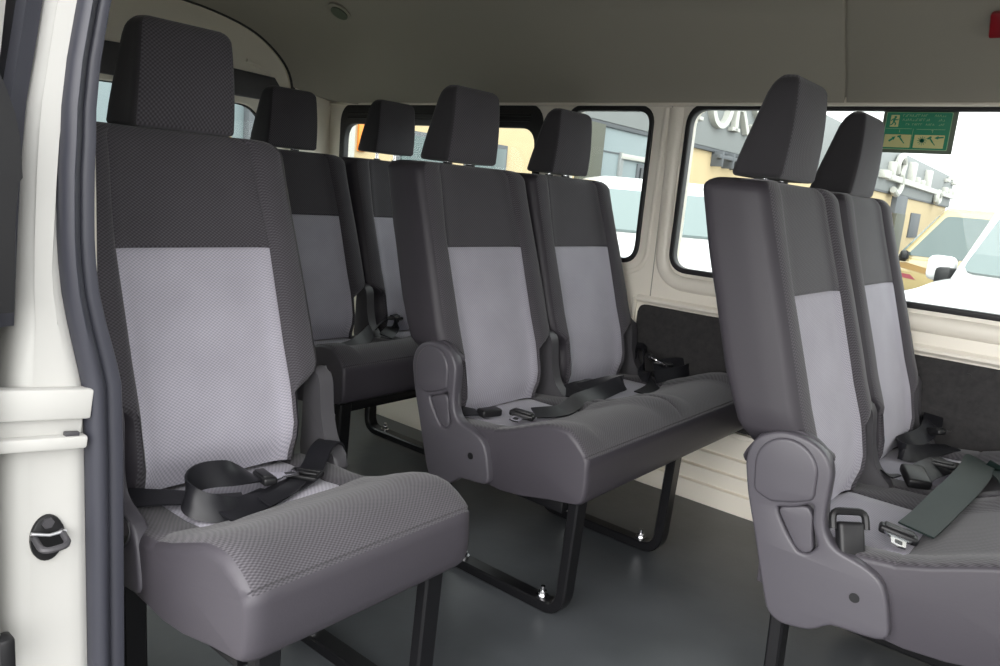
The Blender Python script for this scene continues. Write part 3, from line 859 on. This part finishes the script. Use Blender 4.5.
for q in ((.020, .068, .041, .099), (.012, .014, .078, .048), (.086, .014, .158, .048)):
    bm = bmesh.new(); sgn(bm, rrect(*q, .001, 1), .0042); finish(bm, 'pictogram_field', M['signpale'], sg)
bm = bmesh.new(); D = .0048
# running figure
cc = [(.0315+.0032*math.cos(a), .0935+.0032*math.sin(a)) for a in [2*PI*k/12 for k in range(12)]]; sgn(bm, cc, D)
bar(bm, .030, .0905, .0285, .0815, .0055, D); bar(bm, .0285, .0815, .034, .077, .003, D); bar(bm, .034, .077, .0325, .0715, .0026, D)
bar(bm, .0285, .0815, .0255, .0745, .003, D); bar(bm, .0255, .0745, .0205, .0725, .0026, D)
bar(bm, .030, .0895, .036, .0855, .0024, D); bar(bm, .036, .0855, .039, .0885, .0022, D); bar(bm, .029, .0895, .0235, .087, .0024, D); bar(bm, .0235, .087, .022, .083, .0022, D)
finish(bm, 'running_figure', M['green'], sg); bm = bmesh.new()
# arrow and hammer, left field
bar(bm, .024, .030, .033, .037, .005, D); sgn(bm, [(.0395, .043), (.030, .041), (.036, .033)], D)
bar(bm, .044, .0425, .053, .0445, .0045, D); bar(bm, .049, .042, .057, .032, .0035, D); bar(bm, .057, .032, .063, .025, .0022, D)
finish(bm, 'hammer_diagram', M['green'], sg); bm = bmesh.new()
# burst, hammer, arrow, right field
for k in range(12):
    a = 2*PI*k/12; bar(bm, .106, .033, .106+.012*math.cos(a), .033+.012*math.sin(a), .0012, D)
sgn(bm, [(.106+.0055*math.cos(a), .033+.005*math.sin(a)) for a in [2*PI*k/12 for k in range(12)]], D)
bar(bm, .118, .038, .127, .044, .0045, D); bar(bm, .123, .041, .132, .029, .0035, D); bar(bm, .132, .029, .138, .022, .0022, D)
bar(bm, .142, .0415, .156, .043, .004, D); sgn(bm, [(.134, .0405), (.1435, .0465), (.144, .037)], D)
finish(bm, 'hammer_diagram', M['green'], sg)
bm = bmesh.new()
# three rows of worn lettering, dividers and step figures
def scribble(a, b, w, h):
    x = a
    while x < a+w:
        c = random.random(); ww = h*(.5+.3*random.random())
        if c < .35:
            bar(bm, x, b, x, b+h, .0007, D); bar(bm, x, b+h, x+ww, b+h*.9, .0007, D)
        elif c < .6:
            bar(bm, x, b, x+ww, b+.1*h, .0007, D); bar(bm, x+ww, b, x+ww*.8, b+h*.7, .0007, D)
        else:
            bar(bm, x, b, x+ww*.5, b+h, .0007, D); bar(bm, x+ww*.5, b+h, x+ww, b, .0007, D)
        x += ww+.0018
scribble(.050, .095, .060, .006); scribble(.126, .095, .026, .006)
scribble(.050, .084, .064, .006); scribble(.136, .084, .016, .006)
scribble(.060, .0725, .006, .005); scribble(.076, .0725, .022, .005); scribble(.108, .0725, .020, .005); scribble(.138, .0725, .014, .005)
bar(bm, .012, .0635, .076, .0635, .0008, D); bar(bm, .088, .0625, .156, .0625, .0008, D); bar(bm, .080, .0635, .080, .0135, .0008, D)
bar(bm, .047, .0535, .047, .061, .001, D); bar(bm, .124, .060, .128, .0605, .001, D); bar(bm, .128, .0605, .127, .0545, .001, D)
finish(bm, 'lettering', M['signline'], sg)

# =================================================================== outside
GZ = -.65
bm = bmesh.new(); box(bm, (20, 5, GZ-.05), (150, 120, .1)); struct(finish(bm, 'ground', M['asphalt'], smooth=None))
# long shop building; its own x runs along the facade
ang = math.atan(.051); k1 = math.cos(ang)
bd = thing('shop_building', 'long beige showroom with grey fascia and raised white letters', 'building', (0, 6.99, 0), ang)
def fx(x): return x/k1
def slab(name, x0, x1, z0, z1, y0, y1, m, bev=.01):
    bm = bmesh.new(); box(bm, ((fx(x0)+fx(x1))/2, (y0+y1)/2, (z0+z1)/2), (fx(x1)-fx(x0), y1-y0, z1-z0), bev)
    return finish(bm, name, M[m], bd)
slab('wall', 4.5, 57, GZ, 2.6, -.02, 4.5, 'beigewall')
slab('fascia', 10.2, 57.6, 2.25, 4.1, -.12, .6, 'fascia')
slab('fascia_shade', 10.2, 57.6, 2.17, 2.27, -.10, .3, 'colgrey')  # dark strip standing in for the shadow under the fascia
slab('cladding', 11.3, 14.2, GZ, 2.2, .0-.06, .3, 'cladding')
slab('corner_column', 10.55, 11.3, GZ, 2.2, -.12, .3, 'darkclad')  # column in shade, the shade put into its dark olive colour
slab('cladding_joint', 11.3, 14.2, 1.735, 1.76, -.075, -.05, 'colgrey', .002)
d_ = slab('doorway', 12.75, 13.9, GZ, 1.62, -.09, -.03, 'colgrey')
bm = bmesh.new(); box(bm, (fx(13.3), -.09, .5), (.9, .08, 2.1), .01); finish(bm, 'door_leaf', M['dglass'], d_)
slab('door_frame', 11.98, 12.12, GZ, 1.78, -.11, -.03, 'fascia'); slab('door_head', 12.0, 14.2, 1.66, 1.76, -.13, -.03, 'letter')
for x0, x1, z1 in ((6.15, 7.2, 1.56), (7.55, 8.48, 1.56)):
    w_ = slab('window', x0, x1, .2, z1, -.09, .0, 'colgrey')
    bm = bmesh.new(); box(bm, ((fx(x0)+fx(x1))/2, -.10, (.2+z1)/2), (fx(x1)-fx(x0)-.12, .03, z1-.2-.12), .004); finish(bm, 'pane', M['carglass'], w_)
slab('pale_wall', .5, 4.5, GZ, 2.6, -.04, 4.5, 'cladding'); slab('yellow_post', 3.74, 3.78, GZ, 2.4, -.07, -.04, 'carbeige'); slab('drainpipe', 3.93, 4.03, GZ, 2.6, -.14, -.04, 'colgrey')
slab('poster', 5.52, 5.64, 1.22, 1.60, -.06, -.02, 'orange')
slab('white_door', 4.5, 5.46, GZ, 1.75, -.06, 0, 'letter')
slab('column', 38.6, 41.4, GZ, 2.2, -.25, .3, 'colgrey'); slab('dark_panel', 38.3, 40.6, GZ, 1.35, -.40, -.2, 'darkclad')
slab('red_board', 37.2, 38.6, .75, 1.35, -.15, .2, 'red'); slab('shop_window', 44.3, 47.2, .2, 1.5, -.09, .0, 'colgrey')
br = bmesh.new()
for x in (16.55, 17.25, 17.8): box(br, (fx(x), -.05, 2.03), (.09, .5, .35), .01)
box(br, (fx(17.2), -.25, 2.08), (1.7, .09, .09), .01); finish(br, 'bracket', M['colgrey'], bd)
# serif letters M O T O R S standing proud of the fascia
def letter_bm(ch, w, h, t=.19):
    bm = bmesh.new(); d = .14
    def blk(a0, b0, a1, b1): prism(bm, [(a0, b0), (a1, b0), (a1, b1), (a0, b1)], 'y', -d, 0, .015, 1)
    def poly(p): prism(bm, p, 'y', -d, 0, .012, 1)
    def stroke(pts, ws):
        P = [Vector((a, 0, b)) for a, b in pts]; loops = []
        for i, p in enumerate(P):
            tt = (P[min(i+1, len(P)-1)]-P[max(i-1, 0)]).normalized(); n = Vector((-tt.z, 0, tt.x))*ws[min(i, len(ws)-1)]/2
            loops.append([p+n, p+n+Vector((0, -d, 0)), p-n+Vector((0, -d, 0)), p-n])
        loft(bm, loops)
    if ch == 'T':
        blk(w/2-t/2, 0, w/2+t/2, h); blk(w/2-.3, 0, w/2+.3, .09); blk(.02, h-.12, w-.02, h); blk(.02, h-.32, .10, h-.1); blk(w-.10, h-.32, w-.02, h-.1)
    elif ch == 'O':
        n = 40; lo = []
        for k in range(n+1):
            a = 2*PI*k/n; ro = (w/2, h/2+.03); ri = (w/2-.21, h/2-.09)
            o_ = Vector((w/2+ro[0]*math.cos(a), 0, h/2+ro[1]*math.sin(a))); i_ = Vector((w/2+ri[0]*math.cos(a), 0, h/2+ri[1]*math.sin(a)))
            dv = Vector((0, -d, 0)); lo.append([o_, o_+dv, i_+dv, i_])
        loft(bm, lo, caps=False)
    elif ch == 'R':
        blk(.15, 0, .15+t, h); blk(.0, 0, .15+t+.15, .09); blk(.0, h-.09, .3, h)
        arc = [(.25, h-.05), (.6, h-.05)]+[(.62+.26*math.sin(a), h*.74+(h*.26-.05)*math.cos(a)) for a in [PI*k/10 for k in range(1, 10)]]+[(.6, h*.48), (.25, h*.48)]
        stroke(arc, [.10]*3+[.16]*6+[.10]*4); poly([(.48, h*.5), (.68, h*.5), (w+.02, 0), (w-.22, 0)])
    elif ch == 'S':
        arc = [(w-.12, h-.25), (w-.2, h-.1), (w*.5, h-.04), (.2, h-.16), (.13, h*.73), (.25, h*.58), (w*.6, h*.44), (w-.14, h*.3), (w-.2, .14), (w*.5, .04), (.18, .1), (.08, .28)]
        stroke([(p.x, p.y) for p in smooth_path([(a, b, 0) for a, b in arc], 4)], [.16])
    elif ch == 'M':
        blk(.1, 0, .2, h); blk(w-.3, 0, w-.1, h); poly([(.1, h), (.3, h), (w/2+.06, .1), (w/2-.1, .1)]); poly([(w-.3, h), (w-.1, h), (w/2+.06, .1), (w/2-.06, .1)]); blk(0, 0, .3, .09); blk(w-.42, 0, w, .09)
    return bm
for ch, x0, w in (('M', 11.3, 1.4), ('O', 12.8, 1.3), ('T', 14.35, 1.15), ('O', 15.62, 1.32), ('R', 17.0, 1.2), ('S', 18.3, .95)):
    bm = letter_bm(ch, w, 1.12)
    for v in bm.verts: v.co += Vector((fx(x0), -.12, 2.72))
    finish(bm, 'letter', M['letter'], bd)
# white joined script further along the fascia
bm = bmesh.new()
def ubox(x0, x1, z0, z1): box(bm, ((fx(x0)+fx(x1))/2, -.25, (z0+z1)/2), (fx(x1)-fx(x0), .28, z1-z0), .03)
ubox(34.4, 35.6, 2.72, 3.05); ubox(36.0, 49.5, 2.70, 2.96); ubox(52.0, 57.0, 2.72, 2.98)
ubox(36.0, 36.5, 2.9, 3.5); ubox(40.8, 41.6, 2.9, 3.85); ubox(45.8, 46.7, 2.9, 3.82); ubox(42.6, 43.1, 2.9, 3.25); ubox(44.2, 44.7, 2.9, 3.2)
for x in (53.0, 54.8, 56.4): ubox(x, x+.6, 2.9, 3.3)
for x, z in ((53.2, 3.62), (54.6, 3.8), (56.4, 3.62)): ubox(x, x+.7, z, z+.2)
pth = [(37.2, 3.1), (37.0, 3.5), (37.7, 3.85), (38.5, 3.6), (38.3, 3.1), (38.6, 2.6), (37.9, 2.2), (37.0, 2.35)]
sweep(bm, smooth_path([(fx(a), -.3, b) for a, b in pth], 4), circle(.15, 8), (0, 1, 0))
sweep(bm, smooth_path([(fx(a), -.3, b) for a, b in [(50.1, 2.9), (50.0, 2.4), (50.8, 2.3), (51.2, 2.6), (50.6, 2.9)]], 4), circle(.16, 8), (0, 1, 0))
finish(bm, 'script_lettering', M['letter'], bd)

# low shed beyond the beige car
sh = thing('carport', 'flat grey roof of a carport beyond the beige off-roader', 'carport', (58, 4.5, GZ))
bm = bmesh.new(); box(bm, (6, -4.5, 4.55), (16, 13, .30), .03); finish(bm, 'roof', M['colgrey'], sh)
for x, y in ((-1, 1.0), (-1, -10), (13, 1.0), (13, -10)):
    bm = bmesh.new(); sweep(bm, [(x, y, 0), (x, y, 4.42)], circle(.12, 10), (1, 0, 0)); finish(bm, 'post', M['colgrey'], sh)

# cars: own x points to the nose, y to the car's left, z up from the road
def car(name, label, loc, rz, paint, L=4.7, Wd=1.86, belt=1.12, H=1.86, hood=1.08, wsb=.62, wst=.05, rear=-2.1, square=0, hood_n=.86):
    r = thing(name, label, 'car', loc, rz)
    hw = Wd/2
    nose = 2.35
    bm = bmesh.new()
    prof = [(-2.35, .45), (-2.35, belt-.02), (rear, belt), (wsb, belt), (wsb+.25, hood), (1.9, hood-.10), (2.2, hood-.20), (nose, hood_n-.08), (nose, .42), (1.95, .38), (-1.9, .38)]
    prof = [(p.x, p.y) for p in fillet([(a, b, 0) for a, b in prof], .09, 4)]
    lps = []
    for yy, inn in ((-hw, .055), (-hw+.02, .02), (-hw+.09, 0), (-hw*.5, -.012), (0, -.02), (hw*.5, -.012), (hw-.09, 0), (hw-.02, .02), (hw, .055)):
        lps.append([(x-math.copysign(inn, x), yy, z-(inn if z > .8 else -inn)) for x, z in prof])
    loft(bm, lps); body = finish(bm, 'body', M[paint], r, 40)
    tw = hw-.16
    base = [(wsb+.02, -hw+.06), (wsb+.02, hw-.06), (rear-.1, hw-.06), (rear-.1, -hw+.06)]
    topp = [(wst-.15, -tw), (wst-.15, tw), (rear+.12, tw), (rear+.12, -tw)]
    bm = bmesh.new()
    fb = [(p.x, p.y) for p in fillet([(a, b, 0) for a, b in base], .10, 4)]; ft = [(p.x, p.y) for p in fillet([(a, b, 0) for a, b in topp], .10, 4)]
    lps = [[(a, b, belt-.04) for a, b in fb]]
    lps.append([(a, b, H-.12) for a, b in ft])
    for k in range(1, 5):
        t = k/4*PI/2; lps.append([((a+.9)*(1-.14*(1-math.cos(t)))-.9, b*(1-.16*(1-math.cos(t))), H-.12+.11*math.sin(t)) for a, b in ft])
    loft(bm, lps); finish(bm, 'cabin', M[paint], r, 40)
    # glass: inset panels standing a few millimetres proud of the cabin
    def panel(nm, gm, q, th=.012):
        q = [Vector(v) for v in q]; n = (q[1]-q[0]).cross(q[3]-q[0]).normalized()
        pl = fillet(q, .07, 3); b2 = bmesh.new(); loft(b2, [[p-n*.02 for p in pl], [p+n*th for p in pl]]); return finish(b2, nm, M[gm], r, 30)
    def P(t, s, z):      # on the windscreen: s across -1..1
        k = (z-belt)/(H-.12-belt); return (wsb+.02+(wst-.15-wsb-.02)*k, s*((hw-.06)*(1-k)+tw*k), z)
    z0, z1 = belt+.05, H-.16
    panel('windscreen', 'palescreen', [P(0, -.90, z0), P(0, .90, z0), P(0, .88, z1), P(0, -.88, z1)])
    def Q(x, sd, z):
        k = (z-belt)/(H-.12-belt); return (x, sd*((hw-.06)*(1-k)+tw*k), z)
    sl = lambda z: wsb+.02+(wst-.15-wsb-.02)*(z-belt)/(H-.12-belt)
    for sd in (1, -1):
        segs = [(sl(z0)-.14, sl(z1)-.12, -.62), (-.70, -.70, -1.40), (-1.48, -1.48, rear+.12)]
        for a0, a1, b_ in segs:
            q = [Q(a0, sd, z0), Q(b_, sd, z0), Q(b_, sd, z1), Q(a1, sd, z1)]
            panel('side_window', 'carglass', q if sd < 0 and False else (q if sd == 1 else list(reversed(q))))
    for sd in (1, -1):
        b2 = bmesh.new(); box(b2, (wsb-.12, sd*(hw+.03), belt+.05), (.13, .17, .17), .045, seg=3); mm = finish(b2, 'mirror', M[paint] if paint == 'carwhite' else M['black'], r)
        b2 = bmesh.new(); box(b2, (wsb-.10, sd*(hw-.02), belt+.0), (.14, .11, .13), .03); sweep(b2, [(wsb-.12, sd*(hw-.05), belt-.03), (wsb-.12, sd*(hw+.05), belt+.02)], rect(.10, .09, .02), (1, 0, 0)); box(b2, (wsb-.185, sd*(hw+.03), belt+.05), (.02, .13, .13), .006); finish(b2, 'mirror_glass', M['black'], mm)
    for x in (1.42, -1.42):
        for sd in (1, -1):
            b2 = bmesh.new(); lo = []
            for yy, rr in ((-.12, .30), (-.11, .345), (-.08, .37), (.08, .37), (.11, .345), (.12, .30)):
                lo.append([(x+rr*math.cos(2*PI*k/28), sd*(hw-.10)+yy, .37+rr*math.sin(2*PI*k/28)) for k in range(28)])
            loft(b2, lo); w_ = finish(b2, 'wheel', M['tyre'], r)
            b2 = bmesh.new(); sweep(b2, [(x, sd*(hw-.10)-.125, .37), (x, sd*(hw-.10)+.125, .37)], circle(.23, 24), (1, 0, 0)); finish(b2, 'hub', M['alloy'], w_)
    for sd in (1, -1):
        b2 = bmesh.new(); box(b2, (nose-.03, sd*(hw-.28), .74), (.10, .40, .17), .04, seg=3); finish(b2, 'headlamp', M['lamp'], r)
    b2 = bmesh.new(); box(b2, (nose-.02, 0, .74), (.06, .9, .20), .02); box(b2, (nose+.01, 0, .47), (.12, Wd-.1, .16), .04); finish(b2, 'grille', M['black'], r)
    return r

car('parked_suv', 'white off-roader parked nose-on outside the narrow window, pale windscreen', (7.29, 4.02, GZ), math.radians(220), 'carwhite', belt=1.21, H=1.84, hood=1.12)
car('parked_suv', 'white car close outside at the right edge, hood under the exit sign', (5.55, -.28, GZ), math.radians(162), 'carwhite', belt=1.27, H=1.90, hood=1.21, wsb=.70, wst=.58, hood_n=1.02)
bc = car('parked_off_roader', 'beige off-roader seen side-on behind the white car', (15.83, 2.52, GZ), math.radians(95), 'carbeige', belt=.98, H=1.94, wsb=.72, wst=.30, hood=.93)
for z, m, pts in ((.82, 'decal', [(.9, 0), (1.4, .05), (1.9, .02), (1.5, .12), (1.0, .10)]), (.70, 'decal', [(.5, 0), (1.1, .06), (1.5, .04), (1.1, .12), (.6, .09)]), (.80, 'decal2', [(.2, 0), (.8, .10), (1.3, .16), (.7, .2), (.3, .12)])):
    bm = bmesh.new(); prism(bm, [(-.15+a, z+b-.1) for a, b in pts], 'y', .925, .935); finish(bm, 'decal', M[m], bc)

# =================================================================== light, camera
w = bpy.data.worlds.new('sky'); S.world = w; w.use_nodes = True
N = w.node_tree.nodes; bg = N['Background']
L = w.node_tree.links
# overcast sky, brightest in a broad patch where the sun stands behind the cloud
tc = N.new('ShaderNodeTexCoord'); dt = N.new('ShaderNodeVectorMath'); dt.operation = 'DOT_PRODUCT'
dt.inputs[1].default_value = Vector((-.92, -.22, .34)).normalized()
L.new(tc.outputs['Generated'], dt.inputs[0])
rp = N.new('ShaderNodeValToRGB'); L.new(dt.outputs['Value'], rp.inputs['Fac'])
e = rp.color_ramp.elements; e[0].position = 0; e[0].color = (.36, .365, .37, 1); e[1].position = 1; e[1].color = (1, .99, .98, 1)
x = rp.color_ramp.elements.new(.5); x.color = (.50, .505, .51, 1)
rp.color_ramp.interpolation = 'EASE'
L.new(rp.outputs['Color'], bg.inputs['Color']); bg.inputs['Strength'].default_value = 3.0

cam = bpy.data.cameras.new('camera'); co = bpy.data.objects.new('camera', cam); COL.objects.link(co)
yaw, pitch, roll, f = .680, -.189, .089, 761.55
fw = Vector((math.cos(pitch)*math.cos(yaw), math.cos(pitch)*math.sin(yaw), math.sin(pitch)))
rt = Vector((math.sin(yaw), -math.cos(yaw), 0)); up = rt.cross(fw)
r2 = rt*math.cos(roll)+up*math.sin(roll); u2 = up*math.cos(roll)-rt*math.sin(roll)
mw = Matrix((r2, u2, -fw)).transposed().to_4x4(); mw.translation = Vector((-.594, -.170, .949))
co.matrix_world = mw
cam.sensor_width = 36; cam.lens = f*36/1000; cam.clip_start = .02
S.camera = co
v = S.view_settings
v.view_transform = 'Standard'; v.look = 'None'; v.gamma = 1; v.use_curve_mapping = False; v.exposure = 1.5
S.cycles.use_denoising = True
S.cycles.max_bounces = 10; S.cycles.diffuse_bounces = 6; S.cycles.transparent_max_bounces = 12
